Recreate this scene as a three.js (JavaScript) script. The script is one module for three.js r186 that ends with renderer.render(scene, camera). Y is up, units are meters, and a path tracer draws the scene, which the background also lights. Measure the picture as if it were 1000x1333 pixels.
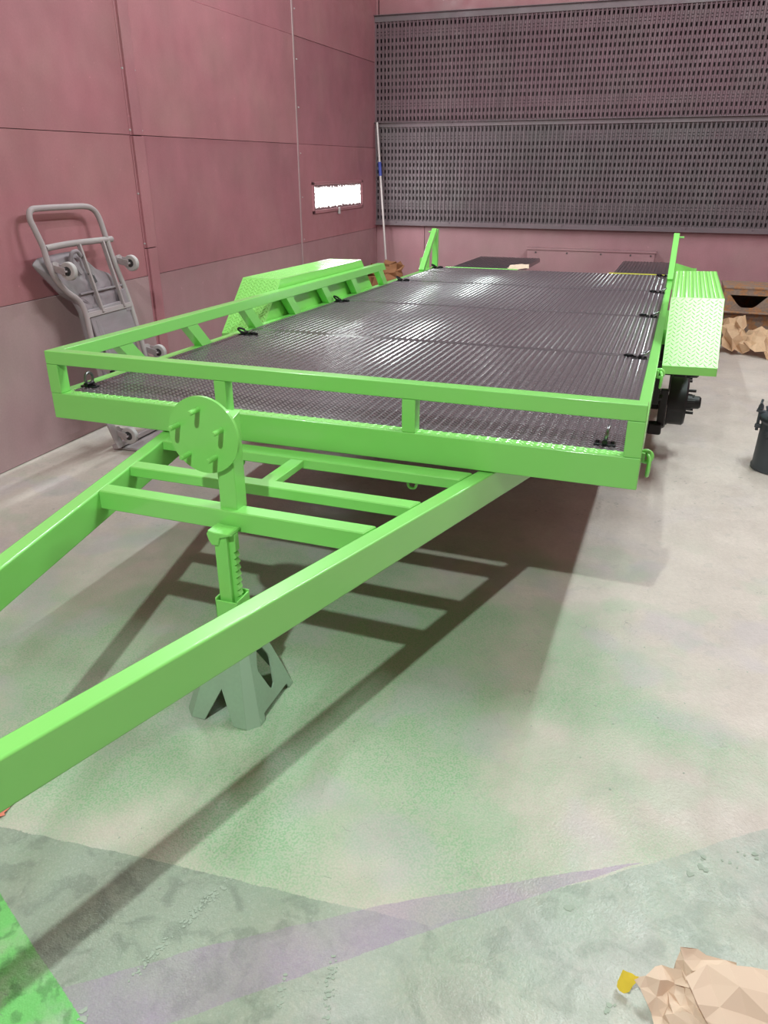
import * as THREE from 'three';
import { RoundedBoxGeometry } from 'three/addons/geometries/RoundedBoxGeometry.js';
import { mergeGeometries } from 'three/addons/utils/BufferGeometryUtils.js';
import { RectAreaLightUniformsLib } from 'three/addons/lights/RectAreaLightUniformsLib.js';
import { createNoise2D } from 'simplex-noise';

// ---------------------------------------------------------------- camera, light, exposure
RectAreaLightUniformsLib.init();
const scene = new THREE.Scene();
scene.background = new THREE.Color(0x000000);
const D = Math.PI / 180;
const camera = new THREE.PerspectiveCamera(68.71, 1000 / 1333, 0.05, 60);
camera.rotation.order = 'YXZ';
camera.position.set(0, 1.49, 0);
camera.rotation.set(-24.894 * D, 19.414 * D, -0.079 * D);
scene.add(camera);
const renderer = new THREE.WebGLRenderer({ antialias: true });
renderer.toneMapping = THREE.LinearToneMapping;
renderer.toneMappingExposure = 1.2;
renderer.shadowMap.enabled = true;

// the booth: x from left wall to right wall, z from back wall (far) to rear wall (behind the camera)
const XL = -3.15, XR = 1.36, ZB = -8.7, ZR = 3.2, YC = 4.15;
const TUBE_INTENSITY = 95, LOW_LAMP_INTENSITY = 26, FLOOD_INTENSITY = 34;
// tube fittings along both upper corners: [x, z]
const TUBES = [
  [1.12, -3.75, 'right tube light above the paint pot, first of the right corner row'],
  [1.1, -6.4, 'right tube light above the rusty steel box, last of the right corner row'],
  [-3.02, -5.15, 'left tube light above the vertical cover strip'],
];
const PANEL = [0.28, 4.15, -3.45], PANEL_INTENSITY = 10.5;   // flat ceiling panel, mirrored in the right mudguard
const FLOOD = [-0.6, 3.93, 0.88];

// ---------------------------------------------------------------- helpers
let seed = 7;
const rnd = () => { seed = (seed * 1664525 + 1013904223) >>> 0; return seed / 4294967296; };
const rr = (a, b) => a + (b - a) * rnd();
const noiseA = createNoise2D(rnd), noiseB = createNoise2D(rnd), noiseC = createNoise2D(rnd);
const V = (x, y, z) => new THREE.Vector3(x, y, z);
const clamp01 = (x) => Math.min(1, Math.max(0, x));
const smooth = (a, b, x) => { const t = clamp01((x - a) / (b - a)); return t * t * (3 - 2 * t); };
const fbm = (n, x, y, oct = 4) => { let s = 0, a = 0.5; for (let i = 0; i < oct; i++) { s += a * n(x, y); x = x * 2.03 + 17.1; y = y * 2.03 - 9.7; a *= 0.5; } return s; };

const used = {};
function numbered(name) { const n = used[name] ?? 0; used[name] = n + 1; return n ? `${name}_${String(n).padStart(3, '0')}` : name; }
function prep(g) { const q = g.index ? g.toNonIndexed() : g; for (const k of Object.keys(q.attributes)) if (!['position', 'normal', 'uv'].includes(k)) q.deleteAttribute(k); return q; }
function merged(list) { return list.length === 1 ? list[0] : mergeGeometries(list.map(prep)); }
function mesh(name, geos, m, parent) {
  const o = new THREE.Mesh(merged([].concat(geos)), m);
  o.name = numbered(name); o.castShadow = o.receiveShadow = true;
  parent.add(o);
  return o;
}
function thing(name, label, category, p = [0, 0, 0], group) {
  const o = new THREE.Group(); o.name = numbered(name); o.position.set(...p);
  o.userData = { label, category }; if (group) o.userData.group = group;
  scene.add(o);
  return o;
}
function structure(name) { const o = new THREE.Group(); o.name = name; o.userData.kind = 'structure'; scene.add(o); return o; }
const T = (g, x, y, z) => g.translate(x, y, z);
function box(x0, x1, y0, y1, z0, z1, r = 0.003) {
  const w = Math.abs(x1 - x0), h = Math.abs(y1 - y0), d = Math.abs(z1 - z0);
  r = Math.min(r, w / 2.2, h / 2.2, d / 2.2);
  return T(r > 0.0004 ? new RoundedBoxGeometry(w, h, d, 1, r) : new THREE.BoxGeometry(w, h, d), (x0 + x1) / 2, (y0 + y1) / 2, (z0 + z1) / 2);
}
// a bar of rectangular section from a to b: w across, h along `up`
function bar(a, b, w, h, up = V(0, 1, 0), r = 0.003) {
  const z = b.clone().sub(a), len = z.length(); z.normalize();
  const x = up.clone().cross(z).normalize(), y = z.clone().cross(x);
  const g = new RoundedBoxGeometry(w, h, len, 1, Math.min(r, w / 2.2, h / 2.2));
  return g.applyMatrix4(new THREE.Matrix4().makeBasis(x, y, z).setPosition(a.clone().add(b).multiplyScalar(0.5)));
}
function cyl(a, b, r, r2 = r, seg = 20) {
  const d = b.clone().sub(a), g = new THREE.CylinderGeometry(r2, r, d.length(), seg);
  return g.applyQuaternion(new THREE.Quaternion().setFromUnitVectors(V(0, 1, 0), d.normalize())).translate((a.x + b.x) / 2, (a.y + b.y) / 2, (a.z + b.z) / 2);
}
function tube(pts, r, seg = 60, rad = 12, closed = false, tension = 0.5) { return new THREE.TubeGeometry(new THREE.CatmullRomCurve3(pts, closed, 'catmullrom', tension), seg, r, rad, closed); }
function poly(pts, holes = []) { const s = new THREE.Shape(pts.map((p) => new THREE.Vector2(...p))); for (const h of holes) s.holes.push(new THREE.Path(h.map((p) => new THREE.Vector2(...p)))); return s; }
function plate(shape, t, o, u, v, bevel = 0) {   // shape in (u, v) coordinates at o, thickness t along u x v
  const g = new THREE.ExtrudeGeometry(shape, { depth: t, bevelEnabled: bevel > 0, bevelSize: bevel, bevelThickness: bevel, bevelOffset: -bevel, bevelSegments: 1, curveSegments: 16 });
  const n = u.clone().cross(v).normalize();
  return g.applyMatrix4(new THREE.Matrix4().makeBasis(u, v, n).setPosition(o));
}
function worldUV(g, ax = 'x', ay = 'y', s = 1) {
  const p = g.attributes.position, uv = new Float32Array(p.count * 2), get = { x: (i) => p.getX(i), y: (i) => p.getY(i), z: (i) => p.getZ(i) };
  for (let i = 0; i < p.count; i++) { uv[i * 2] = get[ax](i) * s; uv[i * 2 + 1] = get[ay](i) * s; }
  g.setAttribute('uv', new THREE.BufferAttribute(uv, 2));
  return g;
}
function dataTex(w, h, f, { srgb = true, wrap = THREE.RepeatWrapping, rep = [1, 1] } = {}) {
  const d = new Uint8Array(w * h * 4);
  for (let y = 0, k = 0; y < h; y++) for (let x = 0; x < w; x++, k += 4) {
    const c = f(x, y);
    d[k] = Math.max(0, Math.min(255, c[0])); d[k + 1] = Math.max(0, Math.min(255, c[1])); d[k + 2] = Math.max(0, Math.min(255, c[2])); d[k + 3] = 255;
  }
  const t = new THREE.DataTexture(d, w, h);
  t.magFilter = THREE.LinearFilter; t.wrapS = t.wrapT = wrap; t.repeat.set(...rep);
  if (srgb) t.colorSpace = THREE.SRGBColorSpace;
  t.needsUpdate = true;
  return t;
}

// ---------------------------------------------------------------- materials
const M = {};
const std = (o) => new THREE.MeshStandardMaterial(o);
// enamel: a little orange peel
const peel = dataTex(256, 256, (x, y) => { const v = 128 + 60 * noiseA(x / 9, y / 9) + 40 * noiseB(x / 4, y / 4); return [v, v, v]; }, { srgb: false });
M.green = new THREE.MeshPhysicalMaterial({ color: 0x86da6b, roughness: 0.4, clearcoat: 0.8, clearcoatRoughness: 0.1 });
M.greenTread = new THREE.MeshPhysicalMaterial({ color: 0x8cdc6a, roughness: 0.38, clearcoat: 0.9, clearcoatRoughness: 0.18 });
M.deck = new THREE.MeshPhysicalMaterial({ color: 0x463e45, roughness: 0.42, clearcoat: 1, clearcoatRoughness: 0.34 });
M.deckTread = new THREE.MeshPhysicalMaterial({ color: 0x5a5057, roughness: 0.28, clearcoat: 1, clearcoatRoughness: 0.12 });  // same paint as the deck, colour lightened to paint in glints on the bars
M.black = std({ color: 0x141416, roughness: 0.5 });
M.blackGloss = std({ color: 0x1a1a1e, roughness: 0.28, metalness: 0.3 });
M.chrome = std({ color: 0x8d8f93, roughness: 0.28, metalness: 1 });
M.yellow = std({ color: 0xc9c23c, roughness: 0.6 });

// dusty sheet metal: one mottle for all sheets, tinted by the colour of each sheet
const MOT = 512;
const mottle = dataTex(MOT, MOT, (x, y) => {
  const u = x / MOT * 2.4, v = y / MOT * 2.4;
  const big = fbm(noiseA, u * 0.9, v * 0.9, 4), mid = fbm(noiseB, u * 5, v * 2.2, 4), fine = fbm(noiseC, u * 60, v * 60, 2);
  const speck = noiseC(u * 23 + 80, v * 23) > 0.93 && noiseA(u * 70, v * 70) > 0.35 ? 34 : 0;
  const L = 218 + 14 * big + 6 * mid + 6 * fine + speck;
  const hue = fbm(noiseB, u * 1.3 + 40, v * 1.3, 3) * 10;
  return [L + hue * 0.5, L + (hue > 0 ? -hue * 0.5 : -hue * 0.9), L];
}, { wrap: THREE.MirroredRepeatWrapping, rep: [1 / 2.4, 1 / 2.4] });
const mottleRough = dataTex(256, 256, (x, y) => { const v = 150 + 60 * fbm(noiseB, x / 40, y / 40, 4) + 18 * noiseC(x / 3, y / 3); return [v, v, v]; }, { srgb: false, wrap: THREE.MirroredRepeatWrapping, rep: [1 / 1.6, 1 / 1.6] });
const sheet = (color, rough = 0.75, metal = 0) => std({ color, roughness: rough, metalness: metal, map: mottle, roughnessMap: mottleRough });
M.wallRose = [sheet(0xc3828b), sheet(0xbd7e88), sheet(0xc6868e)];
M.wallDust = [sheet(0xc5a3a7), sheet(0xbd8f96), sheet(0xbb8b92)];
M.wallBack = sheet(0xc7919a);
M.batten = sheet(0xc2838c, 0.8);
M.filterUpper = sheet(0x8a6c75, 1.15);
M.filterLower = sheet(0x837278, 1.15);
M.filterRail = sheet(0x88757c, 0.9);
M.cavityShade = std({ color: 0x5a4d50, roughness: 0.95 });  // backing colour darkened so the filter slots look deep in shade
M.ceiling = sheet(0xd0acb0, 1);
M.lamp = std({ color: 0xffffff, emissive: 0xffffff, emissiveIntensity: 3.2, roughness: 0.5 });
M.lampHousing = std({ color: 0xd8d4d4, roughness: 0.6 });
M.trolley = std({ color: 0xbdaeb1, roughness: 0.7, map: mottle });
M.canvas = std({ color: 0xa89ba2, roughness: 0.95, map: mottle });
M.casterTyre = std({ color: 0xb4adae, roughness: 0.7 });
M.casterDark = std({ color: 0x4b4649, roughness: 0.6 });
M.jack = std({ color: 0xaccdb0, roughness: 0.7, map: mottle });
M.pot = std({ color: 0x5b6068, roughness: 0.45, metalness: 0.35, map: mottle });
const rust = dataTex(256, 256, (x, y) => {
  const a = fbm(noiseA, x / 60, y / 60, 5), b = fbm(noiseB, x / 14, y / 14, 3), k = smooth(-0.12, 0.25, a + 0.4 * b);
  return [146 + 24 * k + 14 * b, 124 - 2 * k + 12 * b, 113 - 26 * k + 10 * b];
}, { wrap: THREE.MirroredRepeatWrapping, rep: [1 / 0.6, 1 / 0.6] });
M.rust = std({ map: rust, roughness: 0.75, metalness: 0.15 });
const kraft = dataTex(256, 256, (x, y) => { const g = fbm(noiseC, x / 3, y / 16, 3), b = fbm(noiseA, x / 50, y / 50, 3); return [208 + 10 * g + 7 * b, 172 + 10 * g + 7 * b, 140 + 9 * g + 6 * b]; }, { wrap: THREE.MirroredRepeatWrapping, rep: [4, 4] });
M.kraft = std({ map: kraft, roughness: 0.8, side: THREE.DoubleSide, flatShading: true });
M.kraftPale = std({ color: 0xe2c8b4, roughness: 0.75, side: THREE.DoubleSide, flatShading: true });

// ---------------------------------------------------------------- floor
// overspray, painted bounce light and masking edges are laid out on the floor in metres (x, z)
const inPoly = (p, x, z) => { let c = false; for (let i = 0, j = p.length - 1; i < p.length; j = i++) { const [xi, zi] = p[i], [xj, zj] = p[j]; if (zi > z !== zj > z && x < ((xj - xi) * (z - zi)) / (zj - zi) + xi) c = !c; } return c; };
const PURPLE = [[-0.96, -0.66], [-0.7, -0.86], [-0.38, -1.075], [-0.1, -1.24], [0.16, -1.385], [-0.267, -1.052], [-0.72, -0.67], [-0.8, -0.6]];
const MASKED = [[-1.8, -0.92], [-0.933, -1.005], [-0.27, -1.061], [0.1, -1.33], [0.5, -1.63], [0.9, -1.9], [1.2, -0.2], [-0.4, 0.3], [-0.836, -0.646], [-1.6, -0.99]];
const CORNER = [[-1.6, -0.99], [-1.204, -0.813], [-0.836, -0.646], [-0.4, -0.45], [-0.5, 0.6], [-2, 0.6]];
function floorColor(x, z) {
  const w = 0.012 * noiseA(x * 9, z * 9) + 0.004 * noiseB(x * 60, z * 60);
  const big = fbm(noiseA, x * 0.7 + 3, z * 0.7, 4), mid = fbm(noiseB, x * 3.2, z * 3.2, 4), fine = fbm(noiseC, x * 38, z * 38, 3), grit = noiseB(x * 190, z * 190);
  let r = 206 + 8 * big + 9 * mid + 6 * fine, g = 193 + 8 * big + 9 * mid + 6 * fine, b = 186 + 7 * big + 9 * mid + 6 * fine;
  const mixTo = (R, G, B, k) => { r += (R - r) * k; g += (G - g) * k; b += (B - b) * k; };
  // green overspray round the drawbar, plus painted-in bounce light off the trailer: cloudy, stippled
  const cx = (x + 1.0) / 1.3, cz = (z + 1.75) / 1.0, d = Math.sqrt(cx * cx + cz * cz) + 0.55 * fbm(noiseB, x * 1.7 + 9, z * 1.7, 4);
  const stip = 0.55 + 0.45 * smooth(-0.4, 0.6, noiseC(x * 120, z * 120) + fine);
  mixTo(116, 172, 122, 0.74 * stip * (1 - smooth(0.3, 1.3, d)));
  const e = fbm(noiseA, x * 2.4 + 50, z * 2.4 - 20, 4);
  if (z > -3.4) mixTo(158, 186, 156, 0.22 * smooth(0.05, 0.4, e) * smooth(-3.4, -2.6, z));
  mixTo(186, 176, 194, 0.26 * smooth(0.08, 0.42, fbm(noiseC, x * 1.9 - 7, z * 1.9 + 3, 3)) * (z > -3 ? 1 : 0.4));
  if (inPoly(MASKED, x + w * 0.2, z + w * 0.2)) {
    mixTo(160, 170, 162, 0.45 + 0.25 * smooth(-0.3, 0.4, mid + 0.6 * fine));
    mixTo(132, 150, 130, 0.5 * (1 - smooth(-0.75, -0.25, x + 0.3 * fbm(noiseB, x * 3, z * 3, 4))));
    const wx = 0.09 * fbm(noiseB, x * 5, z * 5, 3), wz = 0.09 * fbm(noiseC, x * 5, z * 5, 3);
    mixTo(112, 122, 112, 0.42 * smooth(-0.1, 0.55, fbm(noiseA, (x + wx) * 7, (z + wz) * 9, 6)) * (x < -0.5 ? 1 : 0.6));
    mixTo(208, 212, 208, 0.22 * smooth(0.1, 0.7, fbm(noiseC, x * 60, z * 60, 4)));
  }
  if (inPoly(PURPLE, x + w * 0.12, z + w * 0.12)) mixTo(164, 140, 172, (0.5 + 0.35 * mid) * (0.65 + 0.35 * stip));
  if (inPoly(CORNER, x + w * 0.2, z + w * 0.2)) { mixTo(112, 200, 106, 0.45 + 0.45 * smooth(-0.4, 0.3, fbm(noiseB, x * 6, z * 6, 5))); mixTo(84, 130, 80, 0.5 * smooth(0.1, 0.45, fbm(noiseC, x * 16, z * 16, 4))); }
  // worn dark scuffs and hairline marks
  if (fbm(noiseC, x * 5 + 11, z * 5, 5) > 0.46) mixTo(164, 162, 158, 0.16);
  const hair = Math.abs(fbm(noiseB, x * 2.6 - 31, z * 2.6 + 12, 4)); if (hair < 0.0022 && noiseA(x * 1.1, z * 1.1) > 0.15) mixTo(120, 122, 118, 0.45);
  r += 5 * grit; g += 5 * grit; b += 5 * grit;
  return [r, g, b];
}
const NEAR = { x0: -2.4, x1: 1.36, z0: -3.2, z1: -0.2 };
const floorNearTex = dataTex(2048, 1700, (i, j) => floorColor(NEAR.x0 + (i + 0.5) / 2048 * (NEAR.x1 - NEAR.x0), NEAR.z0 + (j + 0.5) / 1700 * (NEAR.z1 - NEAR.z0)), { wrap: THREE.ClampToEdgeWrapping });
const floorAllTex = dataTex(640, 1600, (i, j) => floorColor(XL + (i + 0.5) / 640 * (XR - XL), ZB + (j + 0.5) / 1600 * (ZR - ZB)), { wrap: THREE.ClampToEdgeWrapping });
const gritBump = dataTex(512, 512, (x, y) => { const v = 128 + 55 * noiseA(x / 2.6, y / 2.6) + 40 * noiseB(x / 9, y / 9) + 30 * noiseC(x / 40, y / 40); return [v, v, v]; }, { srgb: false, wrap: THREE.MirroredRepeatWrapping });
{
  const f = structure('floor'), pos = [], uv = [], uv1 = [], quad = (x0, x1, z0, z1, near) => {
    const c = [[x0, z1], [x1, z1], [x1, z0], [x0, z1], [x1, z0], [x0, z0]];
    for (const [x, z] of c) {
      pos.push(x, 0, z); uv1.push(x / 0.8, z / 0.8);
      uv.push(...(near ? [(x - NEAR.x0) / (NEAR.x1 - NEAR.x0), (z - NEAR.z0) / (NEAR.z1 - NEAR.z0)] : [(x - XL) / (XR - XL), (z - ZB) / (ZR - ZB)]));
    }
  };
  const build = (name, quads, tex) => {
    pos.length = uv.length = uv1.length = 0;
    for (const q of quads) quad(...q);
    const g = new THREE.BufferGeometry();
    g.setAttribute('position', new THREE.Float32BufferAttribute(pos, 3)); g.setAttribute('uv', new THREE.Float32BufferAttribute(uv, 2)); g.setAttribute('uv1', new THREE.Float32BufferAttribute(uv1, 2));
    g.computeVertexNormals();
    const b = gritBump.clone(); b.channel = 1; b.needsUpdate = true;
    const rT = mottleRough.clone(); rT.channel = 1; rT.repeat.set(1, 1); rT.needsUpdate = true;
    const o = new THREE.Mesh(g, std({ map: tex, roughness: 0.74, roughnessMap: rT, bumpMap: b, bumpScale: 0.0017 }));
    o.name = name; o.receiveShadow = true; f.add(o);
  };
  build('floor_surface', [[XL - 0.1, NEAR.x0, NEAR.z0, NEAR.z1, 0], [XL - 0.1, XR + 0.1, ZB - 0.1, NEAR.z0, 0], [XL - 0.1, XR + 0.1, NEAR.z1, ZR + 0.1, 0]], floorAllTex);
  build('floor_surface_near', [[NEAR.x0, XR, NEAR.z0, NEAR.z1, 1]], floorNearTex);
  mesh('floor_slab', box(XL - 0.15, XR + 0.15, -0.15, -0.002, ZB - 0.65, ZR + 0.15, 0), std({ color: 0x9a968f, roughness: 0.9 }), f);
}

// ---------------------------------------------------------------- walls and ceiling
// sheets of a side wall: laid a few millimetres proud of the slab with open laps between them
const SHEET_Z = [[ZR, 0.32], [0.31, -1.98], [-1.99, -4.3], [-4.405, -6.655], [-6.665, ZB]];
const SHEET_Y = [0.002, 0.83, 1.655, 2.47, YC];
function sideWall(name, x, s) {   // s: direction into the room
  const w = structure(name);
  mesh('wall_slab', box(x - s * 0.006, x - s * 0.16, 0, YC, ZB - 0.62, ZR + 0.1, 0), M.cavityShade, w);
  SHEET_Z.forEach(([z1, z0], i) => {
    for (let j = 0; j < 4; j++) {
      const proud = 0.001 + 0.0022 * ((i + j) % 3), g = box(x - s * 0.008, x + s * (proud - 0.001), SHEET_Y[j] + 0.0015, SHEET_Y[j + 1] - 0.0015, z0 + 0.0015, z1 - 0.0015, 0.0012);
      mesh('sheet_panel', worldUV(g, 'z', 'y'), j === 0 ? M.wallDust[i < 3 ? 0 : i - 2] : M.wallRose[(i * 2 + j) % 3], w);
    }
  });
  // the folded cover strip over the joint, in three lengths, with its screws
  for (const [y0, y1] of [[0, 1.0], [1.0, 1.652], [1.652, 2.36], [2.36, YC]]) {
    const k = y0 === 1.0 || y0 === 2.36 ? 0.006 : 0;
    const g = merged([box(x, x + s * 0.022, y0 + 0.002, y1 - 0.002, -4.4 - k, -4.308 + k, 0.005), box(x, x + s * 0.006, y0 + 0.002, y1 - 0.002, -4.42, -4.29, 0.002)]);
    mesh('cover_strip', worldUV(g, 'z', 'y'), M.batten, w);
    for (const zz of [-4.295, -4.413]) for (const yy of [y0 + 0.03, (y0 + y1) / 2]) mesh('screw', cyl(V(x + s * 0.004, yy, zz), V(x + s * 0.011, yy, zz), 0.007, 0.005, 8), M.casterTyre, w);
  }
  mesh('cover_strip', worldUV(box(x, x + s * 0.008, 0, YC, -6.672, -6.648, 0.003), 'z', 'y'), M.wallDust[0], w);
  for (let y = 0.5; y < 4; y += 0.36) mesh('screw', cyl(V(x + s * 0.001, y, -6.71), V(x + s * 0.008, y, -6.71), 0.007, 0.005, 8), M.casterTyre, w);
  return w;
}
const wallLeft = sideWall('wall_left', XL, 1);
sideWall('wall_right', XR, -1);
{
  const w = structure('wall_rear');
  mesh('wall_slab', worldUV(box(XL - 0.1, XR + 0.1, 0, YC, ZR, ZR + 0.1, 0), 'x', 'y'), M.wallRose[1], w);
  const c = structure('ceiling');
  mesh('ceiling_slab', worldUV(box(XL - 0.1, XR + 0.1, YC, YC + 0.1, ZB - 0.62, ZR + 0.1, 0), 'x', 'z'), M.ceiling, c);
}
// back wall: sheets below and above, two pleated and punched filter curtains between steel rails
const RAIL_Y = [[0.862, 0.908], [1.856, 1.906], [2.828, 2.89]];
{
  const w = structure('wall_back');
  mesh('wall_slab', box(XL - 0.16, XR + 0.16, 0, YC, ZB - 0.62, ZB - 0.5, 0), M.cavityShade, w);   // plenum behind the punched curtains, shade put into its dark colour
  const low = [[XL, -2.575], [-2.57, 0.1], [0.105, XR]];
  low.forEach(([x0, x1], i) => mesh('sheet_panel', worldUV(box(x0 + 0.001, x1 - 0.001, 0.002, 0.858, ZB - 0.1, ZB + [0, 0.003, 0.008][i], 0.0015), 'x', 'y'), [M.wallBack, M.wallDust[1], M.wallBack][i], w));
  for (const [x0, x1] of [[XL, -3.122], [-3.112, -0.9], [-0.895, XR]]) mesh('sheet_panel', worldUV(box(x0 + 0.001, x1 - 0.001, 2.895, YC, ZB - 0.1, ZB, 0.002), 'x', 'y'), M.wallRose[0], w);
  RAIL_Y.forEach(([y0, y1], i) => {
    const o = mesh('filter_rail', worldUV(merged([box(XL, XR, y0, y1, ZB - 0.1, ZB + 0.045, 0.003), box(XL, XR, i ? y1 - 0.006 : y0, i ? y1 : y0 + 0.006, ZB, ZB + 0.075, 0.002)]), 'x', 'y'), M.filterRail, w);
    for (let x = XL + 0.25; x < XR; x += 0.62) mesh('screw', cyl(V(x, y1 - 0.01, ZB + 0.04), V(x, y1 - 0.01, ZB + 0.055), 0.009, 0.006, 8), M.filterRail, o);
  });
  // pleats: ridge, flank, valley with punched slots, flank
  const P = 0.0418, DEEP = 0.013;
  const curtain = (y0, y1, m) => {
    const pos = [], z0 = ZB + 0.036, quad = (a, b, c, d) => pos.push(...a, ...b, ...c, ...a, ...c, ...d);
    const n = Math.floor((XR - XL) / P), rows = Math.round((y1 - y0) / 0.0665), H = (y1 - y0) / rows;
    for (let i = 0; i < n; i++) {
      const x = XL + i * P, j0 = 0.0035 * noiseA(i * 0.7, y0 * 9), jz = 0.004 * noiseB(i * 0.35, y0 * 5);
      const X = [0, 0.0125, 0.0175, 0.0368, P].map((d, k) => x + d + (k > 0 && k < 4 ? j0 * 0.5 : 0)), zr = z0 + jz, zv = z0 - DEEP + jz;
      const wave = (y) => 0.003 * noiseC(i * 0.21, y * 2.2);
      for (let r = 0; r < rows; r++) {
        const a = y0 + r * H, b = a + H, wa = wave(a), wb = wave(b);
        const strip = (k, za, zb) => quad([X[k], a, za + wa], [X[k + 1], a, zb + wa], [X[k + 1], b, zb + wb], [X[k], b, za + wb]);
        strip(0, zr, zr); strip(1, zr, zv); strip(3, zv, zr);
        const dash = r === 2 || r === rows - 2;     // two rows of short dashes in place of one row of slots
        const holes = dash ? [[0.22, 0.32], [0.62, 0.72]] : [[0.23, 0.78]];
        let at = 0;
        for (const [h0, h1] of [...holes, [1, 1]]) {
          quad([X[2], a + at * H, zv + wa], [X[3], a + at * H, zv + wa], [X[3], a + h0 * H, zv + wb], [X[2], a + h0 * H, zv + wb]);
          at = h1;
          if (h0 < 1) { const e = 0.0022; quad([X[2], a + h0 * H, zv + wb], [X[2] + e, a + h0 * H, zv + wb], [X[2] + e, a + h1 * H, zv + wa], [X[2], a + h1 * H, zv + wa]); quad([X[3] - e, a + h0 * H, zv + wb], [X[3], a + h0 * H, zv + wb], [X[3], a + h1 * H, zv + wa], [X[3] - e, a + h1 * H, zv + wa]); }
        }
      }
    }
    const g = new THREE.BufferGeometry(); g.setAttribute('position', new THREE.Float32BufferAttribute(pos, 3)); g.computeVertexNormals();
    worldUV(g, 'x', 'y');
    const mm = m.clone(); mm.side = THREE.DoubleSide;
    mesh('filter_curtain', g, mm, w);
  };
  curtain(RAIL_Y[0][1], RAIL_Y[1][0], M.filterLower);
  curtain(RAIL_Y[1][1], RAIL_Y[2][0], M.filterUpper);
  // a shallow boxed cover low on the wall behind the trailer
  const cv = mesh('wall_cover', worldUV(merged([box(-1.37, -0.06, 0.002, 0.665, ZB, ZB + 0.14, 0.004), box(-1.38, -0.05, 0.655, 0.672, ZB, ZB + 0.15, 0.003)]), 'x', 'y'), M.wallDust[1], w);
  for (const x of [-1.28, -0.95, -0.6, -0.3, -0.1]) mesh('screw', cyl(V(x, 0.63, ZB + 0.138), V(x, 0.63, ZB + 0.148), 0.01, 0.007, 8), M.casterDark, cv);
}

// ---------------------------------------------------------------- lamps
for (const [x, z, label] of TUBES) {
  const left = x < -1, s = left ? 1 : -1, y = 3.93;
  const t = thing('ceiling_light', label, 'light', [x, y, z], 'tube lights along the upper corners');
  const dir = V(s * 0.62, -0.78, 0).normalize();
  const rot = new THREE.Quaternion().setFromUnitVectors(V(0, -1, 0), dir);
  const hs = mesh('housing', box(-0.12, 0.12, 0.012, 0.07, -0.72, 0.72, 0.006), M.lampHousing, t); hs.quaternion.copy(rot);
  const df = mesh('diffuser', box(-0.1, 0.1, 0, 0.011, -0.7, 0.7, 0.003), M.lamp, t); df.quaternion.copy(rot);
  const l = new THREE.RectAreaLight(0xedfffc, TUBE_INTENSITY * (x > 0 ? (z > -5 ? 2.4 : 1.5) : 2.4), 0.08, 1.35);
  l.position.copy(dir.clone().multiplyScalar(0.01)); l.up.set(0, 0, 1); t.add(l);
  l.lookAt(V(x, y, z).add(dir.clone().multiplyScalar(2)));
}
{
  const t = thing('flood_light', 'square flood light hung from the ceiling above the drawbar end', 'light', FLOOD);
  mesh('housing', merged([box(-0.1, 0.1, 0.03, 0.12, -0.1, 0.1, 0.01), cyl(V(0, 0.12, 0), V(0, 0.22, 0), 0.012)]), M.lampHousing, t);
  mesh('lens', box(-0.06, 0.06, 0.018, 0.03, -0.06, 0.06, 0.003), M.lamp, t);
  const l = new THREE.SpotLight(0xf1fff6, FLOOD_INTENSITY, 0, 78 * D, 0.35, 2);
  l.position.set(0, -0.005, 0); l.target.position.set(-0.35, -3, -1.6); l.castShadow = true; l.shadow.radius = 2.6; l.shadow.mapSize.set(2048, 2048);
  t.add(l, l.target);
}
{
  const t = thing('panel_light', 'flat white ceiling light panel above the right mudguard', 'light', PANEL);
  mesh('frame', [box(-0.3, 0.3, -0.03, 0, -0.58, -0.55), box(-0.3, 0.3, -0.03, 0, 0.55, 0.58), box(-0.3, -0.27, -0.03, 0, -0.55, 0.55), box(0.27, 0.3, -0.03, 0, -0.55, 0.55)], M.lampHousing, t);
  mesh('diffuser', box(-0.27, 0.27, -0.02, -0.004, -0.55, 0.55, 0.002), M.lamp, t);
  const l = new THREE.RectAreaLight(0xf1fff8, PANEL_INTENSITY, 0.5, 1.06);
  l.position.set(0, -0.032, 0); l.up.set(0, 0, 1); t.add(l); l.lookAt(PANEL[0], 0, PANEL[2]);
}
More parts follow.
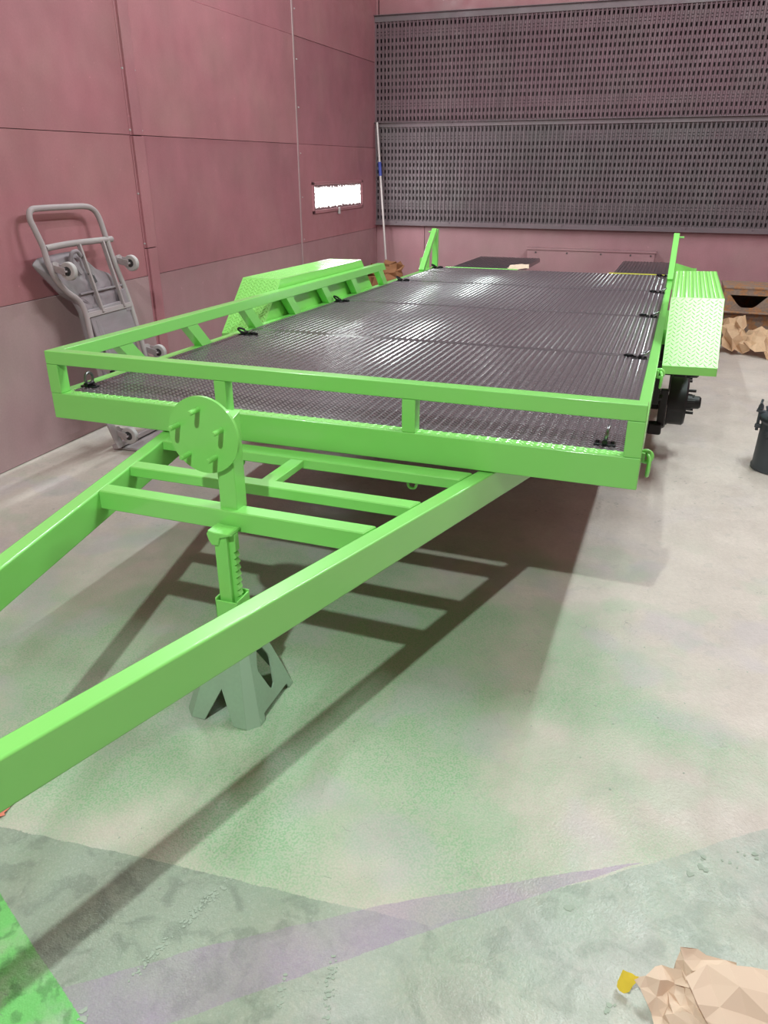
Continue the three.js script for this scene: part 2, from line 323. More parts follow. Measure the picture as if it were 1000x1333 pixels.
{ // the low lamp let into the left wall, its pane fringed with overspray
  const z0 = -8.215, z1 = -6.92, y0 = 1.068, y1 = 1.342, b = 0.028;
  const t = thing('wall_light', 'glowing white rectangular light panel low on the left wall near the corner', 'light', [XL, 0, (z0 + z1) / 2]);
  const zc = (z0 + z1) / 2, h = (z1 - z0) / 2;
  mesh('frame', [box(0, 0.02, y0, y0 + b, -h, h), box(0, 0.02, y1 - b, y1, -h, h), box(0, 0.02, y0, y1, -h, -h + b), box(0, 0.02, y0, y1, h - b, h)].map((g) => worldUV(g, 'z', 'y')), M.batten, t);
  const em = dataTex(512, 128, (x, y) => {
    const u = x / 512, v = y / 128, e = Math.min(u * 5, (1 - u) * 5, v, 1 - v) + 0.05 * noiseA(u * 22, v * 5) + 0.03 * noiseC(u * 90, v * 22);
    const k = smooth(0.06, 0.17, e); return [255 * k, 250 * k, 246 * k];
  }, { wrap: THREE.ClampToEdgeWrapping });
  const g = new THREE.PlaneGeometry(2 * (h - b), y1 - y0 - 2 * b).rotateY(Math.PI / 2).translate(0.009, (y0 + y1) / 2, 0);
  mesh('pane', g, std({ color: 0x8c6a70, roughness: 0.5, emissive: 0xffffff, emissiveIntensity: 6, emissiveMap: em }), t);
  mesh('latch', merged([box(0.01, 0.03, y0 - 0.03, y0 + 0.03, 0.02, 0.05, 0.004)]), M.casterTyre, t);
  const l = new THREE.RectAreaLight(0xf4fffd, LOW_LAMP_INTENSITY, 2 * h - 0.2, 0.16);
  l.position.set(0.03, (y0 + y1) / 2, 0); t.add(l); l.lookAt(XL + 2, (y0 + y1) / 2, zc);
}

// ---------------------------------------------------------------- the trailer
// own axes: x across from the left side, y up from the top of the front rail, z towards the drawbar; it stands a little nose-up
const trailer = thing('car_trailer', 'lime green car trailer frame with black chequer-plate deck filling the spray booth', 'trailer', [-2.104, 0.868, -2.186]);
trailer.rotation.order = 'YXZ'; trailer.rotation.set(-1.011 * D, -1.153 * D, 0.358 * D);
const W = 2.13, DY = -0.158;
// raised chequer bars over a rectangle: o corner, u and v edge directions, n outward
const lozenge = (() => {
  const L = 0.5, g = new THREE.BufferGeometry(), ring = [[-L, 0], [-L * 0.6, -1], [L * 0.6, -1], [L, 0], [L * 0.6, 1], [-L * 0.6, 1]], p = [];
  const top = ring.map(([x, y]) => [x * 0.7, 1, y * 0.42 * 0.5]), bot = ring.map(([x, y]) => [x, 0, y * 0.5]);
  for (let i = 0; i < 6; i++) { const j = (i + 1) % 6; p.push(...bot[i], ...top[i], ...top[j], ...bot[i], ...top[j], ...bot[j]); if (i > 0 && i < 5) p.push(...top[0], ...top[i + 1 > 5 ? 5 : i + 1], ...top[i]); }
  g.setAttribute('position', new THREE.Float32BufferAttribute(p, 3)); g.computeVertexNormals();
  return g;
})();
function tread(name, parent, m, o, u, v, lu, lv, pu, pv, len, wid, hi) {
  const n = v.clone().cross(u).normalize(), B = new THREE.Matrix4().makeBasis(u, n, v.clone()), nu = Math.floor(lu / pu), nv = Math.floor(lv / pv);
  const im = new THREE.InstancedMesh(lozenge, m, nu * nv), q = new THREE.Matrix4(), rot = [new THREE.Matrix4().makeRotationY(45 * D), new THREE.Matrix4().makeRotationY(-45 * D)], S = new THREE.Matrix4().makeScale(len, hi, wid);
  let k = 0;
  for (let i = 0; i < nu; i++) for (let j = 0; j < nv; j++) {
    const p = o.clone().addScaledVector(u, (i + 0.5) * pu + (lu - nu * pu) / 2).addScaledVector(v, (j + 0.5 + (i % 2 ? 0.25 : -0.25)) * pv + (lv - nv * pv) / 2);
    im.setMatrixAt(k++, q.copy(B).multiply(rot[i % 2]).multiply(S).setPosition(p));
  }
  im.name = numbered(name); im.userData.kind = 'stuff'; im.castShadow = im.receiveShadow = true;
  parent.add(im);
  return im;
}
const TP = [0.0158, 0.0195, 0.0205, 0.0066, 0.0024];
// headboard
mesh('front_beam', box(0, W, -0.256, DY, -0.052, 0, 0.004), M.green, trailer);
tread('chequer_strip', trailer, M.greenTread, V(0.05, DY, -0.052), V(1, 0, 0), V(0, 0, 1), 2.03, 0.044, TP[0], TP[1], TP[2], TP[3], 0.0013);
mesh('front_rail', box(0, W, -0.05, 0, -0.05, 0, 0.004), M.green, trailer);
for (const x of [0, 0.72, 1.402, W - 0.05]) mesh('front_post', box(x, x + (x === 0.72 || x === 1.402 ? 0.045 : 0.05), DY, -0.05, -0.05, x === 0.72 || x === 1.402 ? -0.002 : 0, 0.003), M.green, trailer);
// left side rail on slanted posts
mesh('side_rail', [bar(V(0.025, -0.025, -0.05), V(0.025, -0.025, -3.39), 0.05, 0.05), plate(poly([[-3.39, 0], [-3.455, 0], [-3.5, -0.05], [-3.39, -0.05]].map(([z, y]) => [-z, y])), 0.05, V(0, 0, 0), V(0, 0, -1), V(0, 1, 0))], M.green, trailer);
for (const z of [-0.4, -0.885, -1.405, -1.885, -2.37, -2.85, -3.39]) {
  const s = poly([[-z - 0.042, -0.05], [-z + 0.042, -0.05], [-z + 0.15, DY], [-z + 0.066, DY]]);
  mesh('side_post', plate(s, 0.046, V(0.003, 0, 0), V(0, 0, -1), V(0, 1, 0)), M.green, trailer);
}
// chassis
mesh('chassis_rail', box(0, 0.05, -0.256, DY, -4.86, -0.05, 0.004), M.green, trailer);
mesh('chassis_rail', box(2.088, W, -0.256, DY, -4.86, -0.05, 0.004), M.green, trailer);
for (let z = -0.75; z > -4.9; z -= 0.8) mesh('cross_beam', box(0.05, 2.088, -0.24, -0.19, z - 0.05, z), M.green, trailer);
// deck plates
const SEAM = [-0.053, -1.43, -2.595, -3.76, -4.845];
for (let i = 0; i < 4; i++) {
  const z1 = SEAM[i] - 0.0015, z0 = SEAM[i + 1] + 0.0015, dy = [0, 0.0006, -0.0004, 0.0004][i];
  const p = mesh('deck_plate', box(0.05, 2.088, DY - 0.006, DY + dy, z0, z1, 0.0012), M.deck, trailer);
  tread('tread_pattern', p, M.deckTread, V(0.052, DY + dy, z0 + 0.02), V(1, 0, 0), V(0, 0, 1), 2.034, z1 - z0 - (i ? 0.04 : 0.02), ...TP);
  const tilt = [0.0012, -0.0016, 0.001, -0.0012][i], zm = (z0 + z1) / 2; p.rotation.x = tilt; p.position.set(0, DY * (1 - Math.cos(tilt)) + zm * Math.sin(tilt), -DY * Math.sin(tilt));
}
// drawbar
const tongueR = [V(1.655, -0.31, -0.6), V(1.655, -0.31, 0)], dirR = V(-0.293, 0, 1).normalize(), dirL = V(0.228, 0, 1).normalize();
const R0 = V(1.676, -0.31, 0), L0 = V(0.505, -0.31, 0);
mesh('drawbar_rail', bar(R0.clone().addScaledVector(dirR, -0.75), R0.clone().addScaledVector(dirR, 2.12), 0.05, 0.1, V(0, 1, 0), 0.006), M.green, trailer);
mesh('drawbar_rail', bar(L0.clone().addScaledVector(dirL, -0.75), L0.clone().addScaledVector(dirL, 2.2), 0.05, 0.1, V(0, 1, 0), 0.006), M.green, trailer);
mesh('coupling', [plate(poly([[0.98, -2.0], [1.12, -2.0], [1.07, -2.5], [1.02, -2.5]]), 0.012, V(0, -0.26, 0), V(1, 0, 0), V(0, 0, -1)), cyl(V(1.045, -0.27, 2.45), V(1.045, -0.19, 2.45), 0.04), box(1.02, 1.07, -0.24, -0.2, 2.12, 2.45, 0.01)], M.green, trailer);
const xr = (z) => R0.x + dirR.x / dirR.z * z - 0.026, xl = (z) => L0.x + dirL.x / dirL.z * z + 0.026;
const beam = (z, d, y0, y1) => plate(poly([[xl(z), -z], [xr(z), -z], [xr(z - d), -(z - d)], [xl(z - d), -(z - d)]]), y1 - y0, V(0, y0, 0), V(1, 0, 0), V(0, 0, -1), 0.003);
mesh('drawbar_crossbar', beam(0.545, 0.052, -0.312, -0.259), M.green, trailer);
mesh('drawbar_crossbar', beam(0.345, 0.052, -0.288, -0.26), M.green, trailer);
mesh('drawbar_crossbar', beam(0.092, 0.07, -0.288, -0.26), M.green, trailer);
mesh('tie_bar', box(1.05, 1.098, -0.285, -0.261, 0.09, 0.295), M.green, trailer);
// spare wheel carrier
const carrier = mesh('wheel_carrier', [plate(poly([[-0.53, -0.262], [-0.478, -0.262], [-0.478, 0.012], [-0.53, -0.004]]), 0.05, V(1.062, 0, 0), V(0, 0, -1), V(0, 1, 0), 0.002).applyMatrix4(new THREE.Matrix4())], M.green, trailer);
carrier.geometry.computeBoundingBox();
carrier.position.x += 1.112 - carrier.geometry.boundingBox.max.x; carrier.position.z += 0.53 - carrier.geometry.boundingBox.max.z;
const DISC = V(1.034, -0.046, 0.545);
const disc = mesh('mounting_plate', cyl(DISC.clone().add(V(0, 0, -0.012)), DISC.clone().add(V(0, 0, -0.002)), 0.106, 0.106, 64), M.green, trailer);
for (let i = 0; i < 5; i++) {
  const a = (90 + 72 * i) * D, p = DISC.clone().add(V(0.07 * Math.cos(a) - 0.008, 0.07 * Math.sin(a), 0));
  mesh('wheel_stud', [cyl(p.clone().add(V(0, 0, -0.004)), p.clone().add(V(0, 0, 0.034)), 0.0072), cyl(p.clone().add(V(0, 0, 0.034)), p.clone().add(V(0, 0, 0.038)), 0.0072, 0.005)], M.green, disc);
}
// chain loops under the front beam
for (const x of [0.815, 1.448]) mesh('chain_loop', tube([V(x - 0.014, -0.285, 0.02), V(x - 0.015, -0.315, 0.02), V(x - 0.009, -0.334, 0.02), V(x + 0.009, -0.334, 0.02), V(x + 0.015, -0.315, 0.02), V(x + 0.014, -0.285, 0.02)], 0.0048, 24, 8), M.green, trailer);
// mudguards
const GZ = [-1.62, -1.9, -3.15, -3.43], GY = [-0.232, 0.048, 0.048, -0.232], GT = [0.0195, 0.0225, 0.0225, 0.0064, 0.0021];
function guard(x0, x1, inner) {
  const t = 0.004, parts = [], out = inner === x0 ? x1 : x0, g0 = Math.min(x0, x1);
  for (let i = 0; i < 3; i++) {
    const a = V(0, GY[i], GZ[i]), b = V(0, GY[i + 1], GZ[i + 1]), d = b.clone().sub(a), n = V(0, 1, 0).addScaledVector(d.clone().normalize(), -d.clone().normalize().y).normalize(), m = a.clone().add(b).multiplyScalar(0.5).addScaledVector(n, -t / 2); m.x = (x0 + x1) / 2;
    const len = d.length(), z = d.clone().normalize(), xx = n.clone().cross(z);
    parts.push(new RoundedBoxGeometry(Math.abs(x1 - x0), t, len + 0.003, 1, 0.0015).applyMatrix4(new THREE.Matrix4().makeBasis(xx, n, z).setPosition(m)));
  }
  // inner skirt, outer and end lips
  const skirt = poly([[1.62, -0.245], [1.62, -0.232], [1.9, 0.047], [3.15, 0.047], [3.43, -0.232], [3.43, -0.245]]);
  parts.push(plate(skirt, t, V(inner === x0 ? inner : inner - t, 0, 0), V(0, 0, -1), V(0, 1, 0)));
  const lip = poly([[1.62, -0.268], [1.62, -0.232], [1.9, 0.047], [3.15, 0.047], [3.43, -0.232], [3.43, -0.268], [3.395, -0.25], [3.13, 0.012], [1.92, 0.012], [1.655, -0.25]]);
  parts.push(plate(lip, t, V(out === x1 ? out - t : out, 0, 0), V(0, 0, -1), V(0, 1, 0)));
  for (const z of [-1.622, -3.428]) parts.push(box(x0, x1, -0.27, -0.23, z - 0.002, z + 0.002, 0.001));
  parts.push(box(Math.min(inner, inner === x0 ? 2.12 : 0.01), Math.max(inner, inner === x0 ? 2.14 : 0.01), -0.24, -0.16, -2.9, -2.2, 0.002));
  const o = mesh('mudguard', parts, M.greenTread, trailer), w = Math.abs(x1 - x0);
  const flat = (i, o2, u, v, lu, lv) => tread('tread_pattern', o, M.greenTread, o2, u, v, lu, lv, ...GT);
  const sl = V(0, -1, 1).normalize(), L = 0.396;
  flat(0, V(g0, GY[1], GZ[1]), V(1, 0, 0), sl, w, L);
  flat(1, V(g0, GY[2], GZ[2]), V(1, 0, 0), V(0, 0, 1), w, 1.25);
  flat(2, V(g0, GY[3], GZ[3]), V(1, 0, 0), V(0, 1, 1).normalize(), w, L);
  if (inner !== x0) flat(3, V(x1, -0.158, -3.1), V(0, 1, 0), V(0, 0, 1), 0.195, 1.1);
  // hung a touch high on the outside
  const q = (inner === x0 ? 1.2 : 0) * D; o.rotation.z = q; o.position.set(inner - inner * Math.cos(q) + GY[1] * Math.sin(q), GY[1] - inner * Math.sin(q) - GY[1] * Math.cos(q), 0);
  return o;
}
guard(-0.265, -0.012, -0.012);
guard(2.142, 2.385, 2.142);
// running gear on the right side: hub drums, axles, springs
for (const z of [-2.15, -2.9]) {
  const y = -0.53, h = mesh('wheel_hub', [cyl(V(2.205, y, z), V(2.215, y, z), 0.135, 0.135, 40), cyl(V(2.215, y, z), V(2.29, y, z), 0.128, 0.128, 40), cyl(V(2.29, y, z), V(2.3, y, z), 0.128, 0.118, 40), cyl(V(2.3, y, z), V(2.325, y, z), 0.045, 0.042, 28), cyl(V(2.325, y, z), V(2.362, y, z), 0.036, 0.034, 28), cyl(V(2.362, y, z), V(2.372, y, z), 0.034, 0.026, 28)], M.black, trailer);
  for (let i = 0; i < 5; i++) { const a = (90 + 72 * i) * D, p = V(2.295, y + 0.062 * Math.sin(a), z + 0.062 * Math.cos(a)); mesh('wheel_stud', cyl(p, p.clone().add(V(0.045, 0, 0)), 0.0075, 0.0075, 10), M.black, h); }
  mesh('axle', [cyl(V(0.02, y, z), V(2.205, y, z), 0.03)], M.black, trailer);
  mesh('leaf_spring', [0, 1, 2].map((k) => { const w = 0.34 - k * 0.09; return tube([V(2.13, y + 0.1 - 0.012 * k, z - w), V(2.13, y + 0.055 - 0.014 * k, z - w * 0.5), V(2.13, y + 0.042 - 0.014 * k, z), V(2.13, y + 0.055 - 0.014 * k, z + w * 0.5), V(2.13, y + 0.1 - 0.012 * k, z + w)], 0.012, 30, 8); }).concat([box(2.1, 2.16, y - 0.05, y + 0.06, z - 0.035, z + 0.035, 0.006)]), M.black, trailer);
}
for (const z of [-1.79, -2.525, -3.26]) mesh('spring_hanger', [box(2.105, 2.155, -0.46, -0.25, z - 0.03, z + 0.03, 0.006), cyl(V(2.09, -0.43, z), V(2.17, -0.43, z), 0.016)], M.black, trailer);
mesh('brake_lever', [box(2.16, 2.2, -0.62, -0.42, -1.96, -1.93, 0.006), box(2.12, 2.19, -0.66, -0.6, -1.97, -1.9, 0.01), cyl(V(2.18, -0.56, -1.94), V(2.19, -0.66, -2.1), 0.018)], M.black, trailer);
// tie rings on the right flank
for (const z of [-0.155, -1.31]) {
  const r = mesh('tie_ring', [new THREE.TorusGeometry(0.017, 0.007, 12, 28).translate(0, -0.2, 0).translate(2.142, 0, z), box(2.128, 2.14, -0.215, -0.185, z - 0.018, z + 0.018, 0.003)], M.green, trailer);
  mesh('ring', tube([V(2.146, -0.192, z), V(2.153, -0.205, z - 0.018), V(2.154, -0.235, z - 0.02), V(2.152, -0.262, z), V(2.154, -0.235, z + 0.02), V(2.153, -0.205, z + 0.018)], 0.0065, 40, 10, true), M.green, r);
}
// lashing rings on the deck
const lash = [[0.078, -0.124, 90], [0.1, -1.27, 20], [0.092, -2.5, 25], [0.1, -3.705, 20], [0.075, -4.73, 20], [2.02, -0.1, 80], [2.05, -1.385, 25], [2.05, -2.57, 25], [2.06, -3.67, 25], [2.066, -4.74, 20]];
for (const [x, z, lift] of lash) {
  const s = x < 1 ? 1 : -1, b = mesh('lashing_ring', [box(x - 0.032, x + 0.032, DY, DY + 0.006, z - 0.017, z + 0.017, 0.002), cyl(V(x, DY + 0.012, z - 0.02), V(x, DY + 0.012, z + 0.02), 0.008, 0.008, 12), cyl(V(x - 0.022, DY + 0.004, z), V(x - 0.022, DY + 0.012, z), 0.007, 0.006, 6), cyl(V(x + 0.022, DY + 0.004, z), V(x + 0.022, DY + 0.012, z), 0.007, 0.006, 6)], M.blackGloss, trailer);
  const g = new THREE.TorusGeometry(0.021, 0.0055, 10, 28).translate(0, 0.02, 0).rotateY(90 * D).rotateZ(s * (90 - lift) * D * 0.9).translate(x, DY + 0.014, z);
  mesh('ring', g, x > 2 || x === 0.078 ? M.chrome : M.blackGloss, b);
  if (lift < 50) mesh('ring', new THREE.TorusGeometry(0.018, 0.005, 8, 24).rotateX(70 * D).translate(x - s * -0.05, DY + 0.012, z), M.blackGloss, b);
}
// rear: slanted ramp holders, ramps and lamp brackets
for (const [x0, x1, s] of [[0, 0.05, -1], [2.085, 2.13, 1]]) {
  const xm = (x0 + x1) / 2;
  mesh('ramp_post', [box(x0, x1, DY, 0.17, -4.9, -4.86, 0.003), bar(V(xm, DY, -4.47), V(xm, 0.165, -4.845), 0.045, 0.04), cyl(V(xm, 0.145, -4.86), V(xm + s * 0.06, 0.145, -4.86), 0.008, 0.008, 10)], M.green, trailer);
  mesh('lamp_bracket', s > 0 ? [plate(poly([[2.13, -0.26], [2.3, -0.26], [2.3, -0.095], [2.13, -0.05]]), 0.006, V(0, 0, -4.78), V(1, 0, 0), V(0, 1, 0)), box(2.13, 2.3, -0.1, -0.09, -4.84, -4.775, 0.002)] : [plate(poly([[-0.09, -0.24], [0, -0.24], [0, -0.06], [-0.09, -0.075]]), 0.006, V(0, 0, -4.78), V(1, 0, 0), V(0, 1, 0))], M.greenTread, trailer);
}
for (const [x0, x1] of [[0.16, 0.8], [1.63, 2.09]]) {
  const r = mesh('rear_ramp', [box(x0, x1, DY - 0.045, DY - 0.006, -6.08, -4.9, 0.004)], M.deck, trailer);
  for (let x = x0 + 0.02; x < x1 - 0.01; x += 0.03) mesh('rib', box(x, x + 0.012, DY - 0.007, DY, -6.06, -4.92, 0.002), M.deck, r);
  mesh('hinge_bar', cyl(V(x0 - 0.03, DY - 0.004, -4.885), V(x1, DY - 0.004, -4.885), 0.007, 0.007, 12), x0 < 1 ? M.green : M.yellow, r);
}
mesh('rear_beam', box(0.05, 2.088, -0.256, DY - 0.008, -4.87, -4.83, 0.004), M.green, trailer);

// ---------------------------------------------------------------- jack stand under the drawbar
{
  const t = thing('jack_stand', 'grey-green steel jack stand with green ratchet post holding up the drawbar', 'jack stand', [-1.035, 0, -1.613]);
  const bx = 0.122, bz = 0.138, tx = 0.05, tz = 0.05, H = 0.27, c = 0.03, ct = 0.016, parts = [], th = 0.004;
  const face = (half, topHalf, ch, cht, outward, holes, notch) => {
    const along = V(-outward.z, 0, outward.x).multiplyScalar(-1);      // u to the right seen from outside
    const b = outward.x ? bx : bz, tp = outward.x ? tx : tz, up = outward.clone().multiplyScalar(tp - b).add(V(0, H, 0)), L = up.length();
    up.normalize();
    const w = half - ch, wt = topHalf - cht;
    const pts = [[-w, 0], ...notch, [w, 0], [wt, L], [-wt, L]];
    parts.push(plate(poly(pts, holes), th, outward.clone().multiplyScalar(b - th), along, up, 0.001));
  };
  const vee = [[-0.048, 0], [0, 0.105], [0.048, 0]], low = [[-0.08, 0], [-0.074, 0.02], [0.074, 0.02], [0.08, 0]];
  const win = [[-0.008, 0.062], [0.004, 0.056], [0.016, 0.066], [0.036, 0.14], [0.034, 0.156], [0.012, 0.2], [0.0, 0.208], [-0.012, 0.2], [-0.034, 0.156], [-0.036, 0.14]];
  face(bx, tx, c, ct, V(0, 0, 1), [], vee); face(bx, tx, c, ct, V(0, 0, -1), [], vee);
  face(bz, tz, c, ct, V(1, 0, 0), [win], low); face(bz, tz, c, ct, V(-1, 0, 0), [win], low);
  for (const sx of [-1, 1]) for (const sz of [-1, 1]) {
    const A = V(sx * (bx - c), 0, sz * bz), B = V(sx * bx, 0, sz * (bz - c)), C = V(sx * tx, H, sz * (tz - ct)), E = V(sx * (tx - ct), H, sz * tz), n = V(sx, 0.5, sz).normalize().multiplyScalar(-th);
    const q = [A, B, C, E], p = [], f = (a, b2, c2, d) => { for (const v of [a, b2, c2, a, c2, d]) p.push(v.x, v.y, v.z); }, I = q.map((v) => v.clone().add(n));
    const fl = sx * sz > 0;
    const F = (a, b2, c2, d) => fl ? f(d, c2, b2, a) : f(a, b2, c2, d);
    F(...q); F(I[3], I[2], I[1], I[0]); F(q[1], q[0], I[0], I[1]); F(q[3], q[2], I[2], I[3]); F(q[0], q[3], I[3], I[0]); F(q[2], q[1], I[1], I[2]);
    const g = new THREE.BufferGeometry(); g.setAttribute('position', new THREE.Float32BufferAttribute(p, 3)); g.setAttribute('uv', new THREE.Float32BufferAttribute(new Float32Array(p.length / 3 * 2), 2)); g.computeVertexNormals(); parts.push(g);
  }
  parts.push(box(-tx, tx, H - 0.004, H + 0.004, -tz, tz, 0.002));
  mesh('base', parts, M.jack, t);
  const ox = 0.02, oz = 0.03;
  mesh('collar', [box(ox - 0.037, ox - 0.031, 0.26, 0.385, oz - 0.034, oz + 0.034), box(ox + 0.031, ox + 0.037, 0.26, 0.385, oz - 0.034, oz + 0.034), box(ox - 0.037, ox + 0.037, 0.26, 0.378, oz + 0.028, oz + 0.034), box(ox - 0.037, ox + 0.037, 0.26, 0.39, oz - 0.034, oz - 0.028)], M.green, t);
  mesh('post', [box(ox - 0.028, ox + 0.012, 0.22, 0.582, oz - 0.022, oz + 0.022, 0.004)], M.green, t);
  const teeth = [[0.012, 0.24], [0.02, 0.24]]; for (let y = 0.25; y < 0.52; y += 0.02) teeth.push([0.03, y], [0.026, y + 0.012], [0.021, y + 0.013]); teeth.push([0.03, 0.53], [0.03, 0.582], [0.012, 0.582]);
  mesh('ratchet_rack', plate(poly(teeth), 0.02, V(ox, 0, oz - 0.012), V(1, 0, 0), V(0, 1, 0)), M.green, t);
  const sd = poly([[-0.04, 0.592], [-0.046, 0.58], [-0.041, 0.562], [-0.032, 0.548], [-0.012, 0.55], [-0.006, 0.572], [0.03, 0.584], [0.03, 0.592], [0.02, 0.588], [-0.02, 0.588]]);
  mesh('saddle', plate(sd, 0.05, V(ox, 0, oz - 0.025), V(1, 0, 0), V(0, 1, 0), 0.002), M.green, t);
}

// ---------------------------------------------------------------- hand trolley against the left wall and the bag behind it
const lean = { b: V(-2.78, 0, 0), d: V(-0.29, 1.29, 0).normalize() }; lean.n = V(lean.d.y, -lean.d.x, 0);
const LP = (u, v, off = 0) => lean.b.clone().addScaledVector(lean.d, v).addScaledVector(lean.n, off).add(V(0, 0, u));
{
  const t = thing('hand_trolley', 'grey tubular folding hand trolley with castors leaning on the left wall', 'trolley');
  mesh('handle_frame', tube([LP(-3.32, 0.12), LP(-3.37, 0.4), LP(-3.40, 0.63), LP(-3.42, 0.76), LP(-3.405, 0.835), LP(-3.345, 0.89), LP(-3.295, 0.96), LP(-3.275, 1.05), LP(-3.28, 1.13), LP(-3.265, 1.22), LP(-3.258, 1.275), LP(-3.285, 1.312), LP(-3.35, 1.318), LP(-3.55, 1.316), LP(-3.69, 1.312), LP(-3.755, 1.292), LP(-3.782, 1.24), LP(-3.785, 1.13), LP(-3.79, 1.0), LP(-3.81, 0.8), LP(-3.805, 0.6), LP(-3.8, 0.3), LP(-3.79, 0.1)], 0.0155, 220, 14, false, 0.5), M.trolley, t);
  mesh('crossbar', tube([LP(-3.29, 1.123), LP(-3.5, 1.13), LP(-3.83, 1.126)], 0.0165, 20, 14), M.trolley, t);
  mesh('crossbar', bar(LP(-3.415, 0.752), LP(-3.815, 0.754), 0.03, 0.028, lean.d), M.trolley, t);
  mesh('crossbar', bar(LP(-3.385, 0.3), LP(-3.8, 0.3), 0.03, 0.028, lean.d), M.trolley, t);
  for (const u of [-3.538, -3.735]) mesh('slat', bar(LP(u, 1.12, 0.008), LP(u - (u > -3.6 ? 0.007 : 0), 0.75, 0.012), 0.024, 0.014, V(0, 0, 1)), M.trolley, t);
  mesh('toe_plate', [bar(LP(-3.3, 0.03), LP(-3.82, 0.03), 0.05, 0.025, lean.d), box(-2.8, -2.62, 0.004, 0.012, -3.8, -3.33, 0.003)], M.trolley, t);
  mesh('foot_bracket', [bar(LP(-3.3, 0.2, 0.01), LP(-3.315, 0.02, 0.02), 0.05, 0.012, lean.n)], M.trolley, t);
  for (const [u, v, r] of [[-3.31, 1.0, 0.047], [-3.83, 0.985, 0.045], [-3.83, 0.46, 0.045], [-3.39, 0.46, 0.045], [-3.345, 0.085, 0.05], [-3.78, 0.085, 0.05]]) {
    const c = LP(u, v - 0.01, 0.085), k = mesh('caster', [bar(LP(u + 0.02, v + 0.02, 0.01), c.clone().add(V(0, 0, 0.03)), 0.036, 0.005, V(0, 0, 1)), bar(LP(u - 0.02, v + 0.02, 0.01), c.clone().add(V(0, 0, -0.03)), 0.036, 0.005, V(0, 0, 1)), cyl(LP(u, v + 0.025, 0), LP(u, v + 0.025, 0.016), 0.026), cyl(c.clone().add(V(0, 0, -0.036)), c.clone().add(V(0, 0, 0.036)), 0.006, 0.006, 10)], M.trolley, t);
    const prof = [[r * 0.5, -0.014], [r * 0.9, -0.016], [r, -0.009], [r, 0.009], [r * 0.9, 0.016], [r * 0.5, 0.014]].map((p) => new THREE.Vector2(...p));
    mesh('tyre', new THREE.LatheGeometry(prof, 36).rotateX(90 * D).translate(c.x, c.y, c.z), M.casterTyre, k);
    const hub = [cyl(c.clone().add(V(0, 0, -0.008)), c.clone().add(V(0, 0, 0.008)), r * 0.8, r * 0.8, 24), cyl(c.clone().add(V(0, 0, -0.017)), c.clone().add(V(0, 0, 0.017)), r * 0.24, r * 0.24, 16)];
    for (let i = 0; i < 3; i++) { const a = i * 120 * D, d = V(Math.cos(a), Math.sin(a), 0); hub.push(bar(c.clone().addScaledVector(d, r * 0.2), c.clone().addScaledVector(d, r * 0.78), 0.011, 0.026, V(0, 0, 1), 0.002)); }
    mesh('hub', hub, M.casterDark, k);
  }
  // canvas bag: a soft sack strapped flat to the frame, corners poking out at the upper left
  const b = thing('canvas_bag', 'sagging grey canvas bag with buckles hung on the hand trolley', 'bag');
  const outline = [[-3.215, 1.055], [-3.27, 1.085], [-3.44, 1.095], [-3.56, 1.09], [-3.67, 0.985], [-3.77, 0.945], [-3.81, 0.85], [-3.81, 0.6], [-3.80, 0.3], [-3.6, 0.27], [-3.43, 0.3], [-3.41, 0.62], [-3.43, 0.77], [-3.40, 0.86], [-3.33, 0.9], [-3.27, 0.98]];
  const cen = outline.reduce((s, p) => [s[0] + p[0] / 16, s[1] + p[1] / 16], [0, 0]), pos = [], idx = [], NR = 14, NA = outline.length * 4, curve = new THREE.CatmullRomCurve3(outline.map(([u, v]) => V(u, v, 0)), true, 'catmullrom', 0.2);
  const side = (s) => { const start = pos.length / 3;
    for (let r = 0; r <= NR; r++) for (let a = 0; a < NA; a++) {
      const e = curve.getPoint(a / NA), f = r / NR, u = cen[0] + (e.x - cen[0]) * f, v = cen[1] + (e.y - cen[1]) * f;
      const puff = Math.pow(1 - f * f, 0.6) * 0.035, fold = 0.016 * (1 - Math.pow(f, 6)) * (Math.abs(noiseA(u * 5 + v * 6, v * 7)) + 0.5 * Math.abs(noiseB(u * 14, v * 11)) - 0.5);
      const p = LP(u, v, -0.048 + s * (puff + 0.004) + (s > 0 ? fold : 0)); pos.push(p.x, p.y, p.z);
    }
    for (let r = 0; r < NR; r++) for (let a = 0; a < NA; a++) { const n = (a + 1) % NA, A = start + r * NA + a, B = start + r * NA + n, C = A + NA, E = B + NA; s > 0 ? idx.push(A, B, E, A, E, C) : idx.push(A, E, B, A, C, E); } };
  side(1); side(-1);
  const o0 = NR * NA, o1 = (2 * NR + 1) * NA; for (let a = 0; a < NA; a++) { const n = (a + 1) % NA; idx.push(o0 + a, o0 + n, o1 + n, o0 + a, o1 + n, o1 + a); }
  const g = new THREE.BufferGeometry(); g.setAttribute('position', new THREE.Float32BufferAttribute(pos, 3)); g.setIndex(idx); g.computeVertexNormals(); worldUV(g, 'z', 'y', 3);
  const body = mesh('body', g, new THREE.MeshStandardMaterial({ color: 0xa89ba2, roughness: 0.95, map: mottle, side: THREE.DoubleSide }), b);
  mesh('flap', [bar(LP(-3.43, 0.868, 0.0), LP(-3.79, 0.87, 0.0), 0.012, 0.012, lean.d, 0.004), bar(LP(-3.44, 0.68, -0.004), LP(-3.79, 0.69, -0.004), 0.2, 0.02, lean.n, 0.008)], M.canvas, b);
  mesh('strap', [bar(LP(-3.46, 1.07, -0.008), LP(-3.5, 0.97, 0.0), 0.028, 0.006, lean.n), tube([LP(-3.44, 1.04, 0), LP(-3.45, 1.08, 0.02), LP(-3.49, 1.085, 0.022), LP(-3.52, 1.06, 0.01)], 0.011, 20, 8)], M.canvas, b);
